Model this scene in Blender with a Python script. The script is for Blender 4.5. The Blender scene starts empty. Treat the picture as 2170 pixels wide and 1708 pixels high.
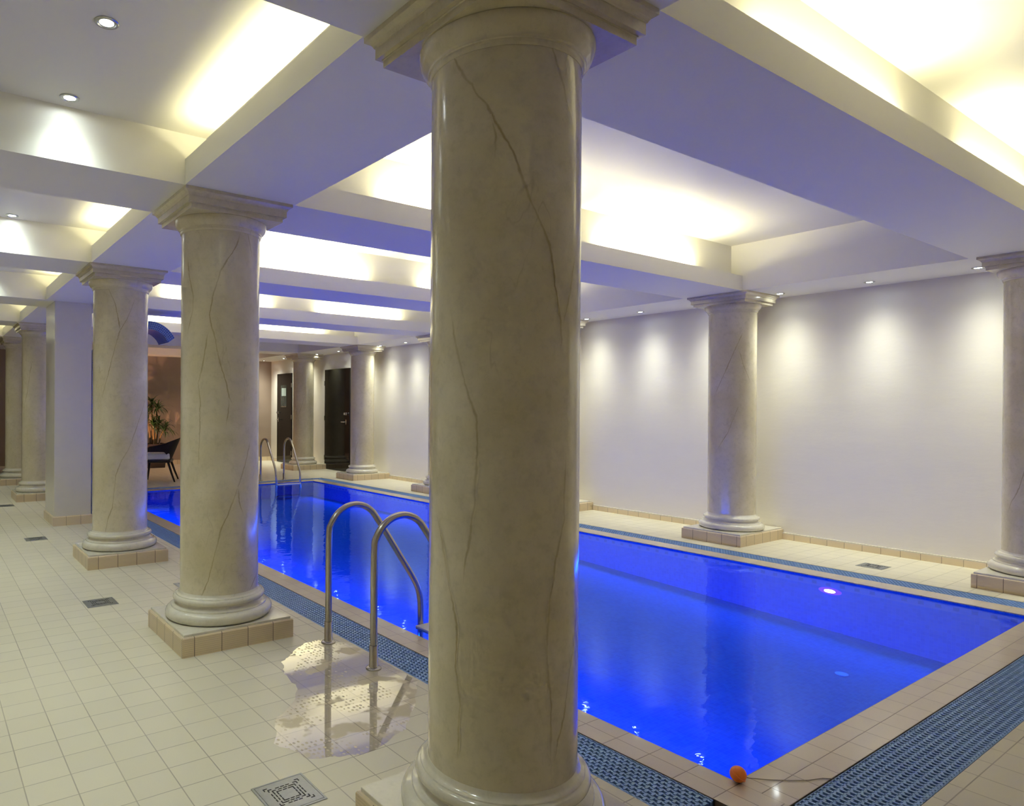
import bpy, bmesh, math, random
from mathutils import Vector, Matrix
C = bpy.data.collections.new('scene'); bpy.context.scene.collection.children.link(C)
SC = bpy.context.scene
random.seed(7)
PI = math.pi

# ------------------------------------------------------------------ materials
def nmat(name):
    m = bpy.data.materials.new(name); m.use_nodes = True
    nt = m.node_tree; b = nt.nodes['Principled BSDF']
    return m, nt, b
def N(nt, t, **kw):
    n = nt.nodes.new(t)
    for k, v in kw.items():
        if k.startswith('i_'): n.inputs[int(k[2:])].default_value = v
        else: setattr(n, k, v)
    return n
def L(nt, a, b): nt.links.new(a, b)
def math_n(nt, op, a, b=None, c=None):
    n = N(nt, 'ShaderNodeMath', operation=op)
    for i, v in enumerate((a, b, c)):
        if v is None: continue
        if isinstance(v, (int, float)): n.inputs[i].default_value = v
        else: L(nt, v, n.inputs[i])
    return n.outputs[0]
def mixc(nt, f, a, b):
    n = N(nt, 'ShaderNodeMix', data_type='RGBA')
    for s, v in ((n.inputs[0], f), (n.inputs[6], a), (n.inputs[7], b)):
        if isinstance(v, (int, float)): s.default_value = v
        elif isinstance(v, tuple): s.default_value = (*v, 1) if len(v) == 3 else v
        else: L(nt, v, s)
    return n.outputs[2]
def maprange(nt, v, a, b, c, d):
    n = N(nt, 'ShaderNodeMapRange', interpolation_type='SMOOTHSTEP')
    L(nt, v, n.inputs[0])
    for i, x in enumerate((a, b, c, d)): n.inputs[i+1].default_value = x
    return n.outputs[0]
def noise(nt, vec, scale, detail=3, rough=.55, dist=0):
    n = N(nt, 'ShaderNodeTexNoise'); n.inputs['Scale'].default_value = scale
    n.inputs['Detail'].default_value = detail; n.inputs['Roughness'].default_value = rough
    n.inputs['Distortion'].default_value = dist
    if vec is not None: L(nt, vec, n.inputs['Vector'])
    return n.outputs[0]
def bump(nt, b, h, strength=.2, dist=.01):
    n = N(nt, 'ShaderNodeBump'); n.inputs['Strength'].default_value = strength; n.inputs['Distance'].default_value = dist
    L(nt, h, n.inputs['Height']); L(nt, n.outputs[0], b.inputs['Normal'])
def simple(name, col, rough=.5, metal=0, spec=.5, coat=0, var=.06, vscale=12, bumpv=0):
    m, nt, b = nmat(name)
    tc = N(nt, 'ShaderNodeTexCoord')
    f = noise(nt, tc.outputs['Object'], vscale)
    c = mixc(nt, f, tuple(x*(1-var) for x in col), tuple(min(1, x*(1+var)) for x in col))
    L(nt, c, b.inputs['Base Color'])
    b.inputs['Roughness'].default_value = rough; b.inputs['Metallic'].default_value = metal
    b.inputs['Specular IOR Level'].default_value = spec; b.inputs['Coat Weight'].default_value = coat
    if bumpv: bump(nt, b, f, bumpv, .01)
    return m
def emit(name, col, s):
    m = bpy.data.materials.new(name); m.use_nodes = True; nt = m.node_tree
    nt.nodes.clear(); o = N(nt, 'ShaderNodeOutputMaterial'); e = N(nt, 'ShaderNodeEmission')
    e.inputs[0].default_value = (*col, 1); e.inputs[1].default_value = s; L(nt, e.outputs[0], o.inputs[0]); return m

def grout_mask(nt, u, v, pu, pv, w, ou=0., ov=0.):
    """1 on the joints of a pu x pv grid of tiles"""
    def one(c, p, o):
        t = math_n(nt, 'MULTIPLY_ADD', c, 1/p, o)
        fr = math_n(nt, 'FRACT', t)
        d = math_n(nt, 'ABSOLUTE', math_n(nt, 'SUBTRACT', fr, .5))
        return maprange(nt, d, .5-w/p*1.0, .5-w/p*.35, 0, 1), math_n(nt, 'FLOOR', t)
    a, ia = one(u, pu, ou); b_, ib = one(v, pv, ov)
    cmb = N(nt, 'ShaderNodeCombineXYZ'); L(nt, ia, cmb.inputs[0]); L(nt, ib, cmb.inputs[1])
    wn = N(nt, 'ShaderNodeTexWhiteNoise', noise_dimensions='2D'); L(nt, cmb.outputs[0], wn.inputs[0])
    return math_n(nt, 'MAXIMUM', a, b_), wn.outputs[0]

def tile_mat(name, col, grout, pu=.15, pv=.15, w=.0028, axes='xy', rough=.42, ribs=False, var=.05, ou=0., ov=0., spec=.5, coat=0., bevel=.25):
    m, nt, b = nmat(name)
    g = N(nt, 'ShaderNodeNewGeometry'); s = N(nt, 'ShaderNodeSeparateXYZ'); L(nt, g.outputs['Position'], s.inputs[0])
    X, Y, Z = s.outputs
    nrm = N(nt, 'ShaderNodeSeparateXYZ'); L(nt, g.outputs['True Normal'], nrm.inputs[0])
    if axes == 'xy':
        u, v = X, Y
    else:   # side faces: run along x or y depending on which way the face looks
        isx = math_n(nt, 'GREATER_THAN', math_n(nt, 'ABSOLUTE', nrm.outputs[0]), .7)
        mx = N(nt, 'ShaderNodeMix', data_type='FLOAT'); L(nt, isx, mx.inputs[0]); L(nt, X, mx.inputs[2]); L(nt, Y, mx.inputs[3])
        u, v = mx.outputs[0], Z
    msk, rnd = grout_mask(nt, u, v, pu, pv, w, ou, ov)
    n1 = noise(nt, g.outputs['Position'], 1.2, 3); n2 = noise(nt, g.outputs['Position'], 230, 2)
    t = math_n(nt, 'ADD', math_n(nt, 'MULTIPLY', rnd, .6), math_n(nt, 'MULTIPLY', n1, .5))
    base = mixc(nt, t, tuple(x*(1-var) for x in col), tuple(min(1, x*(1+var)) for x in col))
    sp = maprange(nt, n2, .60, .75, 0, .18)
    base = mixc(nt, sp, base, tuple(x*.55 for x in col))
    gcol = mixc(nt, noise(nt, g.outputs['Position'], 1.6, 2), tuple(x*.55 for x in grout), tuple(min(1, x*1.5) for x in grout))
    colr = mixc(nt, msk, base, gcol)
    L(nt, colr, b.inputs['Base Color'])
    b.inputs['Specular IOR Level'].default_value = spec; b.inputs['Coat Weight'].default_value = coat; b.inputs['Coat Roughness'].default_value = .07
    L(nt, math_n(nt, 'MULTIPLY_ADD', msk, .3, rough), b.inputs['Roughness'])
    h = math_n(nt, 'ADD', math_n(nt, 'MULTIPLY', msk, -1.), math_n(nt, 'MULTIPLY', n2, .10))
    if ribs:
        sn = math_n(nt, 'SINE', math_n(nt, 'MULTIPLY', Z, 2*PI/.0105))
        rb = maprange(nt, sn, -.2, .8, 0, 1)
        dark = mixc(nt, math_n(nt, 'MULTIPLY', math_n(nt, 'SUBTRACT', 1., rb), .22), colr, tuple(x*.45 for x in col))
        L(nt, dark, b.inputs['Base Color'])
        h = math_n(nt, 'ADD', h, math_n(nt, 'MULTIPLY', rb, .7))
    bump(nt, b, h, bevel, .002)
    return m

def marble_mat(name, col, col2, rough=.16, vein=True, tint=1.):
    m, nt, b = nmat(name)
    tc = N(nt, 'ShaderNodeTexCoord'); oi = N(nt, 'ShaderNodeObjectInfo')
    ad = N(nt, 'ShaderNodeVectorMath', operation='ADD'); L(nt, tc.outputs['Object'], ad.inputs[0])
    rr = N(nt, 'ShaderNodeCombineXYZ'); rm = math_n(nt, 'MULTIPLY', oi.outputs['Random'], 37.)
    for i in range(3): L(nt, rm, rr.inputs[i])
    L(nt, rr.outputs[0], ad.inputs[1]); P = ad.outputs[0]
    n1 = noise(nt, P, 2.4, 6, .6, .6); n2 = noise(nt, P, 26, 5, .65); n3 = noise(nt, P, 90, 2, .6)
    base = mixc(nt, maprange(nt, n1, .33, .7, 0, 1), col, col2)
    base = mixc(nt, maprange(nt, n2, .46, .72, 0, .30), base, tuple(x*.70 for x in col))
    base = mixc(nt, maprange(nt, n3, .5, .75, 0, .12), base, tuple(x*.6 for x in col))
    if vein:
        mp = N(nt, 'ShaderNodeMapping'); mp.inputs['Scale'].default_value = (5, 5, 1.5); L(nt, P, mp.inputs[0])
        w = noise(nt, mp.outputs[0], 1., 4, .5, .4)
        d = math_n(nt, 'ABSOLUTE', math_n(nt, 'SUBTRACT', w, .52))
        vm = math_n(nt, 'MULTIPLY', maprange(nt, d, 0, .006, 1, 0), maprange(nt, noise(nt, P, 3, 2), .5, .7, 0, .2))
        base = mixc(nt, vm, base, (.20, .13, .035))
    uv = N(nt, 'ShaderNodeUVMap'); uv.uv_map = 'vein'
    su = N(nt, 'ShaderNodeSeparateXYZ'); L(nt, uv.outputs[0], su.inputs[0])
    # u runs across a vein strip (0 in the plain stone), v is how strong the vein is there
    du = math_n(nt, 'ABSOLUTE', math_n(nt, 'SUBTRACT', su.outputs[0], .5))
    nz = math_n(nt, 'MULTIPLY', noise(nt, P, 60, 3), .35)
    vs = math_n(nt, 'MULTIPLY', maprange(nt, math_n(nt, 'ADD', du, math_n(nt, 'SUBTRACT', nz, .17)), .03, .42, 1, 0), su.outputs[1])
    base = mixc(nt, math_n(nt, 'MULTIPLY', vs, .70), base, (.25, .165, .03))
    L(nt, base, b.inputs['Base Color'])
    L(nt, math_n(nt, 'MULTIPLY_ADD', n2, .12, rough-.05), b.inputs['Roughness'])
    b.inputs['Coat Weight'].default_value = .35; b.inputs['Coat Roughness'].default_value = .10
    return m

M = {}
def plaster(name, col, scale=3.):
    m, nt, b = nmat(name); g = N(nt, 'ShaderNodeNewGeometry')
    mp = N(nt, 'ShaderNodeMapping'); mp.inputs['Scale'].default_value = (1, 1, 3.2); L(nt, g.outputs['Position'], mp.inputs[0])
    n1 = noise(nt, mp.outputs[0], scale, 4, .6); n2 = noise(nt, g.outputs['Position'], 55, 3)
    L(nt, mixc(nt, n1, tuple(x*.97 for x in col), tuple(min(1, x*1.03) for x in col)), b.inputs['Base Color'])
    b.inputs['Roughness'].default_value = .55; b.inputs['Specular IOR Level'].default_value = .3
    bump(nt, b, math_n(nt, 'ADD', n1, math_n(nt, 'MULTIPLY', n2, .12)), .12, .02)
    return m
M['ceil'] = plaster('white_ceiling_paint', (.87, .85, .79), 1.)
M['wall'] = plaster('cream_wall_paint', (.80, .75, .655), 2.2)
M['taupe'] = plaster('taupe_wall_paint', (.34, .26, .20), 2.)
M['brown'] = plaster('brown_wall_paint', (.20, .12, .08), 2.)
M['floor'] = tile_mat('beige_floor_tile', (.63, .58, .44), (.38, .34, .27), rough=.36)
M['copW'] = tile_mat('pool_edge_tile_lengthwise', (.66, .56, .43), (.24, .18, .13), pu=.0853, pv=.15, rough=.24, coat=.6, ou=-1.335/.0853, ov=0.)
M['copS'] = tile_mat('pool_edge_tile_crosswise', (.66, .56, .43), (.24, .18, .13), pu=.15, pv=.0890, rough=.24, coat=.6, ou=-.31, ov=1.937/.089)
M['plinth'] = tile_mat('ribbed_plinth_tile', (.72, .58, .38), (.16, .12, .09), pv=5., w=.003, axes='side', ribs=True, rough=.35, ov=.5)
M['skirt'] = tile_mat('skirting_tile', (.74, .61, .42), (.22, .17, .12), pv=5., w=.0025, axes='side', rough=.35, ov=.5)
M['marble'] = marble_mat('veined_cream_marble', (.62, .545, .36), (.72, .645, .48))
M['marblew'] = marble_mat('pale_marble_moulding', (.67, .62, .49), (.73, .69, .57), rough=.12)
M['steel'] = simple('brushed_steel', (.48, .45, .40), .24, 1., var=.12, vscale=40)
M['chrome'] = simple('chrome_plate', (.75, .75, .74), .1, 1.)
M['drain'] = simple('drain_steel', (.34, .36, .36), .38, .9, var=.12, vscale=60)
M['black'] = simple('black_gap', (.008, .008, .009), .6)
M['grate'] = simple('blue_grating_plastic', (.20, .35, .66), .35, var=.18, vscale=30)
M['channel'] = simple('dark_channel', (.02, .035, .07), .5)
M['door'] = simple('dark_door_lacquer', (.009, .006, .005), .06, spec=.35, coat=.0, var=.15)
M['orange'] = simple('orange_float_plastic', (.95, .24, .03), .38)
M['cord'] = simple('grey_cord', (.30, .25, .20), .6)
M['wicker'] = simple('dark_wicker', (.018, .013, .012), .5, var=.5, vscale=120, bumpv=.6)
M['cushion'] = simple('white_cushion_cloth', (.70, .70, .70), .8, bumpv=.1)
M['pot'] = simple('dark_planter', (.025, .016, .012), .4)
M['soil'] = simple('potting_soil', (.03, .02, .012), .9, var=.5, vscale=60, bumpv=.5)
M['stem'] = simple('plant_cane', (.24, .15, .06), .7, var=.3, vscale=30, bumpv=.3)
M['leaf'] = simple('dark_green_leaf', (.035, .085, .022), .4, var=.45, vscale=8)
M['paper'] = simple('pale_notice_paper', (.55, .66, .60), .6, var=.15, vscale=30)
M['doorglass'] = simple('dark_door_glass', (.04, .055, .05), .06, spec=.6)
M['lens'] = emit('downlight_lens', (.90, 1., .97), 60.)
M['lamp_core'] = emit('underwater_lamp_lens', (.95, .55, 1.), 22.)
M['lamp_rim'] = emit('underwater_lamp_rim', (.25, .02, 1.), 2.2)
M['ring'] = simple('brushed_nickel_ring', (.55, .56, .55), .25, 1.)

def mosaic(name, c1, c2, joint, p=.025, axes='side', frieze=False):
    m, nt, b = nmat(name); g = N(nt, 'ShaderNodeNewGeometry'); s = N(nt, 'ShaderNodeSeparateXYZ'); L(nt, g.outputs['Position'], s.inputs[0])
    nr = N(nt, 'ShaderNodeSeparateXYZ'); L(nt, g.outputs['True Normal'], nr.inputs[0])
    isx = math_n(nt, 'GREATER_THAN', math_n(nt, 'ABSOLUTE', nr.outputs[0]), .7)
    isz = math_n(nt, 'GREATER_THAN', math_n(nt, 'ABSOLUTE', nr.outputs[2]), .7)
    def fm(f, a, c):
        n = N(nt, 'ShaderNodeMix', data_type='FLOAT'); L(nt, f, n.inputs[0]); L(nt, a, n.inputs[2]); L(nt, c, n.inputs[3]); return n.outputs[0]
    u = fm(isx, s.outputs[0], s.outputs[1]); v = fm(isz, s.outputs[2], s.outputs[1])
    msk, rnd = grout_mask(nt, u, v, p, p, .0016)
    base = mixc(nt, rnd, c1, c2); base = mixc(nt, math_n(nt, 'MULTIPLY', msk, .55), base, joint)
    if frieze:   # pale band with dark squares just under the water line
        z = s.outputs[2]; notz = math_n(nt, 'SUBTRACT', 1., isz)
        band = math_n(nt, 'MULTIPLY', math_n(nt, 'MULTIPLY', math_n(nt, 'GREATER_THAN', z, -.075), math_n(nt, 'LESS_THAN', z, -.02)), notz)
        base = mixc(nt, math_n(nt, 'MULTIPLY', band, .6), base, (.25, .32, .85))
        f = math_n(nt, 'FRACT', math_n(nt, 'MULTIPLY', u, 1/.10)); sq = math_n(nt, 'LESS_THAN', math_n(nt, 'ABSOLUTE', math_n(nt, 'SUBTRACT', f, .5)), .17)
        zz = math_n(nt, 'LESS_THAN', math_n(nt, 'ABSOLUTE', math_n(nt, 'ADD', z, .05)), .012)
        base = mixc(nt, math_n(nt, 'MULTIPLY', math_n(nt, 'MULTIPLY', math_n(nt, 'MULTIPLY', sq, zz), notz), .5), base, (.03, .07, .45))
    L(nt, base, b.inputs['Base Color']); b.inputs['Roughness'].default_value = .9 if frieze else .3
    b.inputs['Specular IOR Level'].default_value = .0 if frieze else .5
    return m
M['pooltile'] = mosaic('pool_mosaic', (.02, .13, .80), (.04, .17, .88), (.12, .24, .85), .025, frieze=True)
M['mosaic'] = mosaic('blue_pillar_mosaic', (.02, .07, .30), (.06, .16, .48), (.35, .42, .60))

def uv_mosaic():
    m, nt, b = nmat('blue_spout_mosaic'); uv = N(nt, 'ShaderNodeUVMap'); s = N(nt, 'ShaderNodeSeparateXYZ'); L(nt, uv.outputs[0], s.inputs[0])
    msk, rnd = grout_mask(nt, s.outputs[0], s.outputs[1], .025, .025, .0022)
    base = mixc(nt, rnd, (.015, .05, .26), (.03, .09, .38))
    rim = math_n(nt, 'LESS_THAN', s.outputs[1], .105)
    L(nt, mixc(nt, math_n(nt, 'MULTIPLY', msk, math_n(nt, 'MULTIPLY_ADD', rim, .5, .35)), base, (.36, .42, .66)), b.inputs['Base Color'])
    b.inputs['Roughness'].default_value = .3; return m
M['spout'] = uv_mosaic()

def water_mat():
    m = bpy.data.materials.new('pool_water_surface'); m.use_nodes = True; nt = m.node_tree; nt.nodes.clear()
    o = N(nt, 'ShaderNodeOutputMaterial'); mx = N(nt, 'ShaderNodeMixShader'); tr = N(nt, 'ShaderNodeBsdfTransparent'); gl = N(nt, 'ShaderNodeBsdfGlossy')
    tr.inputs[0].default_value = (.35, .72, .98, 1); gl.inputs['Roughness'].default_value = .02; gl.inputs[0].default_value = (.42, .64, 1, 1)
    fr = N(nt, 'ShaderNodeFresnel'); fr.inputs[0].default_value = 1.33
    g = N(nt, 'ShaderNodeNewGeometry')
    mp = N(nt, 'ShaderNodeMapping'); mp.inputs['Scale'].default_value = (1., 1.6, 1.); mp.inputs['Rotation'].default_value = (0, 0, .5); L(nt, g.outputs['Position'], mp.inputs[0])
    h = math_n(nt, 'ADD', noise(nt, mp.outputs[0], 5., 2, .5, .3), math_n(nt, 'MULTIPLY', noise(nt, mp.outputs[0], 26., 2, .5), .10))
    bp = N(nt, 'ShaderNodeBump'); bp.inputs['Strength'].default_value = .08; bp.inputs['Distance'].default_value = .02; L(nt, h, bp.inputs['Height'])
    L(nt, bp.outputs[0], gl.inputs['Normal']); L(nt, bp.outputs[0], fr.inputs['Normal'])
    L(nt, fr.outputs[0], mx.inputs[0]); L(nt, tr.outputs[0], mx.inputs[1]); L(nt, gl.outputs[0], mx.inputs[2]); L(nt, mx.outputs[0], o.inputs[0])
    return m
M['water'] = water_mat()
def puddle_mat():
    m = bpy.data.materials.new('wet_film'); m.use_nodes = True; nt = m.node_tree; nt.nodes.clear()
    o = N(nt, 'ShaderNodeOutputMaterial'); mx = N(nt, 'ShaderNodeMixShader'); tr = N(nt, 'ShaderNodeBsdfTransparent'); gl = N(nt, 'ShaderNodeBsdfGlossy')
    tr.inputs[0].default_value = (.94, .91, .87, 1); gl.inputs['Roughness'].default_value = .03
    fr = N(nt, 'ShaderNodeFresnel'); fr.inputs[0].default_value = 1.5
    g = N(nt, 'ShaderNodeNewGeometry')
    # raised studs of the tile standing out of the film as small dull ovals
    mp = N(nt, 'ShaderNodeMapping'); mp.inputs['Scale'].default_value = (1/.020, 1/.030, 1); L(nt, g.outputs['Position'], mp.inputs[0])
    vo = N(nt, 'ShaderNodeTexVoronoi', feature='F1'); vo.inputs['Randomness'].default_value = .35; vo.inputs['Scale'].default_value = 1.; L(nt, mp.outputs[0], vo.inputs['Vector'])
    wet = maprange(nt, vo.outputs['Distance'], .24, .33, 0, 1)
    pool = maprange(nt, noise(nt, g.outputs['Position'], 5, 3), .42, .50, 1, 0)
    wetm = math_n(nt, 'MAXIMUM', wet, maprange(nt, noise(nt, g.outputs['Position'], 3.2, 2), .50, .56, 0, 1))
    edge = maprange(nt, noise(nt, g.outputs['Position'], 5.5, 3), .38, .46, 0, 1)
    f = math_n(nt, 'MULTIPLY', math_n(nt, 'MULTIPLY', fr.outputs[0], wetm), edge)
    L(nt, math_n(nt, 'MULTIPLY', f, .42), mx.inputs[0])
    L(nt, tr.outputs[0], mx.inputs[1]); L(nt, gl.outputs[0], mx.inputs[2]); L(nt, mx.outputs[0], o.inputs[0])
    return m
M['puddle'] = puddle_mat()

# ------------------------------------------------------------------ mesh helpers
def mesh_obj(name, bm, mats, parent=None, smooth=False, loc=None):
    me = bpy.data.meshes.new(name); bmesh.ops.recalc_face_normals(bm, faces=bm.faces[:])
    bm.to_mesh(me); bm.free()
    for m in (mats if isinstance(mats, (list, tuple)) else [mats]): me.materials.append(m)
    if smooth:
        for p in me.polygons: p.use_smooth = True
        me.set_sharp_from_angle(angle=math.radians(38))
    o = bpy.data.objects.new(name, me); C.objects.link(o)
    if parent: o.parent = parent
    if loc: o.location = loc
    return o
def box(bm, x0, y0, z0, x1, y1, z1, mi=0):
    vs = [bm.verts.new((x, y, z)) for z in (z0, z1) for y in (y0, y1) for x in (x0, x1)]
    fs = [bm.faces.new([vs[i] for i in f]) for f in ((0, 2, 3, 1), (4, 5, 7, 6), (0, 1, 5, 4), (2, 6, 7, 3), (0, 4, 6, 2), (1, 3, 7, 5))]
    for f in fs: f.material_index = mi
    return vs, fs
def bevel_all(bm, w, seg=2):
    bmesh.ops.bevel(bm, geom=bm.edges[:], offset=w, segments=seg, profile=.6, affect='EDGES')
def lathe(bm, prof, seg=64, cx=0, cy=0):
    rings = []
    for r, z in prof:
        rings.append([bm.verts.new((cx+r*math.cos(2*PI*i/seg), cy+r*math.sin(2*PI*i/seg), z)) for i in range(seg)])
    for a, b in zip(rings, rings[1:]):
        for i in range(seg): bm.faces.new((a[i], a[(i+1) % seg], b[(i+1) % seg], b[i]))
    bm.faces.new(rings[0][::-1]); bm.faces.new(rings[-1])
def square_loft(bm, prof, cx=0, cy=0):
    rings = []
    for h, z in prof:
        rings.append([bm.verts.new((cx+sx*h, cy+sy*h, z)) for sx, sy in ((-1, -1), (1, -1), (1, 1), (-1, 1))])
    for a, b in zip(rings, rings[1:]):
        for i in range(4): bm.faces.new((a[i], a[(i+1) % 4], b[(i+1) % 4], b[i]))
    bm.faces.new(rings[0][::-1]); bm.faces.new(rings[-1])
def extrude_profile(bm, pts, axis, a, b):
    """pts: 2D polygon; axis 'x' -> pts are (y,z), axis 'y' -> pts are (x,z)"""
    def v(p, t): return (t, p[0], p[1]) if axis == 'x' else (p[0], t, p[1])
    A = [bm.verts.new(v(p, a)) for p in pts]; B = [bm.verts.new(v(p, b)) for p in pts]
    n = len(pts)
    for i in range(n): bm.faces.new((A[i], A[(i+1) % n], B[(i+1) % n], B[i]))
    bm.faces.new(A[::-1]); bm.faces.new(B)
def tube(bm, pts, r, seg=14, radii=None, caps=True):
    pts = [Vector(p) for p in pts]; rings = []; up = None
    for i, p in enumerate(pts):
        d = (pts[min(i+1, len(pts)-1)]-pts[max(i-1, 0)]).normalized()
        if up is None:
            up = d.orthogonal().normalized()
        up = (up-d*up.dot(d)).normalized(); s = d.cross(up); rr = radii[i] if radii else r
        rings.append([bm.verts.new(p+(up*math.cos(2*PI*k/seg)+s*math.sin(2*PI*k/seg))*rr) for k in range(seg)])
    for a, b in zip(rings, rings[1:]):
        for k in range(seg): bm.faces.new((a[k], a[(k+1) % seg], b[(k+1) % seg], b[k]))
    if caps: bm.faces.new(rings[0][::-1]); bm.faces.new(rings[-1])
def disc_cyl(bm, cx, cy, z0, z1, r, seg=24, mi=0):
    a = [bm.verts.new((cx+r*math.cos(2*PI*i/seg), cy+r*math.sin(2*PI*i/seg), z0)) for i in range(seg)]
    b = [bm.verts.new((cx+r*math.cos(2*PI*i/seg), cy+r*math.sin(2*PI*i/seg), z1)) for i in range(seg)]
    fs = [bm.faces.new((a[i], a[(i+1) % seg], b[(i+1) % seg], b[i])) for i in range(seg)]+[bm.faces.new(a[::-1]), bm.faces.new(b)]
    for f in fs: f.material_index = mi
def tag(o, label=None, cat=None, group=None, kind=None):
    if label: o['label'] = label
    if cat: o['category'] = cat
    if group: o['group'] = group
    if kind: o['kind'] = kind
    return o
def thing(name, label, cat, loc=(0, 0, 0), rz=0, group=None):
    o = bpy.data.objects.new(name, None); C.objects.link(o); o.empty_display_size = .1
    o.location = loc; o.rotation_euler = (0, 0, rz); return tag(o, label, cat, group)
def copy_tree(o, parent=None):
    c = o.copy(); C.objects.link(c); c.parent = parent
    for ch in list(o.children): copy_tree(ch, c)
    return c
def struct(name, bm, mats, label=None, cat=None, smooth=False):
    o = mesh_obj(name, bm, mats, smooth=smooth); return tag(o, label, cat, None, 'structure')
def nb(): return bmesh.new()

# ------------------------------------------------------------------ measures (metres); x across the pool, y along it
HB, ZC, ZL = 2.467, 2.915, 2.73          # beam underside, pool bay ceiling, side aisle ceiling
XW, XE, YS, YN = -2.2, 6.265, -4.6, 12.55
PX0, PX1, PY0, PY1 = 1.335, 4.85, -1.937, 7.70      # water
GX0, GX1, GY0, GY1 = 1.165, 5.04, -2.115, 7.89      # inner edge of the gutters
HX0, HX1, HY0, HY1 = .950, 5.245, -2.357, 8.10      # outer edge of the gutters
BY = [-1.72+2.335*k for k in range(-1, 6)]         # beam centre lines S, A..F
LBX0, LBX1 = .094, .728

# ------------------------------------------------------------------ setting
bm = nb()
for r in ((XW, YS, HX0, YN), (HX1, YS, XE, YN), (HX0, YS, HX1, HY0), (HX0, HY1, HX1, YN)):
    box(bm, r[0], r[1], -.12, r[2], r[3], 0)
struct('floor', bm, M['floor'], 'beige tiled floor round the pool', 'floor')
bm = nb(); box(bm, GX0, GY0, -.5, PX0, GY1, 0, 0); box(bm, PX1, GY0, -.5, GX1, GY1, 0, 1)
box(bm, PX0, GY0, -.5, PX1, PY0, 0, 2); box(bm, PX0, PY1, -.5, PX1, GY1, 0, 2)
struct('trim_1', bm, [M['copW'], M['copW'], M['copS']], 'two rows of beige edge tiles round the water', 'pool edge')
bm = nb()
def fz(y): return -.455+min(1, max(0, (y-PY0)/4.6))*.19
ys = [PY0, .4, 2.66, PY1]
for a, b in zip(ys, ys[1:]):
    q = [bm.verts.new(p) for p in ((PX0, a, fz(a)), (PX1, a, fz(a)), (PX1, b, fz(b)), (PX0, b, fz(b)))]; bm.faces.new(q)
    for x, s in ((PX0+.002, 1), (PX1-.002, -1)):
        q = [bm.verts.new(p) for p in ((x, a, fz(a)), (x, b, fz(b)), (x, b, -.005), (x, a, -.005))]; bm.faces.new(q[::s])
for y, s in ((PY0+.002, -1), (PY1-.002, 1)):
    q = [bm.verts.new(p) for p in ((PX0, y, fz(y)), (PX1, y, fz(y)), (PX1, y, -.005), (PX0, y, -.005))]; bm.faces.new(q[::s])
struct('pool_basin', bm, M['pooltile'], 'blue tiled basin of the swimming pool', 'pool')
bm = nb(); q = [bm.verts.new(p) for p in ((PX0, PY0, -.014), (PX1, PY0, -.014), (PX1, PY1, -.014), (PX0, PY1, -.014))]; bm.faces.new(q)
w = mesh_obj('pool_water', bm, M['water']); tag(w, 'still deep blue water filling the swimming pool', 'water', kind='stuff')
bm = nb()
for r in ((HX0, HY0, GX0, HY1), (GX1, HY0, HX1, HY1), (GX0, HY0, GX1, GY0), (GX0, GY1, GX1, HY1)):
    box(bm, r[0], r[1], -.11, r[2], r[3], -.055)
struct('gutter_channel', bm, M['channel'], 'dark overflow channel under the blue gratings', 'channel')

bm = nb(); box(bm, XE, YS, 0, XE+.15, YN+.15, 3.1); struct('wall_east', bm, M['wall'], 'cream wall along the far side of the pool', 'wall')
bm = nb(); box(bm, XW, YN, 0, XE, YN+.15, 3.1); struct('wall_north', bm, M['taupe'], 'taupe end wall behind the plant', 'wall')
bm = nb(); box(bm, XW-.15, YS, 0, XW, YN+.15, 3.1); struct('wall_west', bm, M['wall'], 'cream wall of the left aisle', 'wall')
bm = nb(); box(bm, XW-.15, YS-.15, 0, XE+.15, YS, 3.1); struct('wall_south', bm, M['wall'], 'cream wall at the near end', 'wall')
bm = nb(); box(bm, .45, YS, ZC, XE, YN, ZC+.08); box(bm, XW, YS, ZL, .206, YN, ZL+.08)
struct('ceiling', bm, M['ceil'], 'white ceiling of the bays between the beams', 'ceiling')
nb_i = 0
for i, yc in enumerate(BY):
    yn, yf = yc-.305, yc+.305; nb_i += 1
    bm = nb()
    if i in (0, 6):
        box(bm, LBX1, yn, HB, 5.53, yf, ZC)
    else:
        extrude_profile(bm, [(yn, HB), (yf, HB), (yf, ZC), (yn+.11, ZC), (yn+.11, 2.53), (yn+.022, 2.53), (yn+.022, 2.61), (yn, 2.61)], 'x', LBX1, 5.53)
    struct('trim_%d' % (10+i), bm, M['ceil'], 'white cross beam with a light cove over the pool', 'beam')
    bm = nb(); extrude_profile(bm, [(XW, HB), (LBX0, HB), (LBX0, 2.602), (.206, 2.602), (.206, ZL), (XW, ZL)], 'y', yn, yf)
    struct('trim_%d' % (20+i), bm, M['ceil'], 'white cross beam over the left aisle', 'beam')
bm = nb(); extrude_profile(bm, [(LBX0, HB), (LBX1, HB), (LBX1, ZC+.05), (.206, ZC+.05), (.206, 2.53), (.116, 2.53), (.116, 2.60), (LBX0, 2.60)], 'y', YS, YN)
struct('trim_2', bm, M['ceil'], 'white long beam above the left row of columns', 'beam')
bm = nb(); box(bm, 5.53, YS, HB, XE, YN, ZC); struct('trim_3', bm, M['ceil'], 'white soffit along the right wall with downlights', 'soffit')
bm = nb(); box(bm, LBX1, 12.02, HB, 5.53, YN, ZC); struct('trim_4', bm, M['ceil'], 'white soffit along the end wall', 'soffit')

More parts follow.
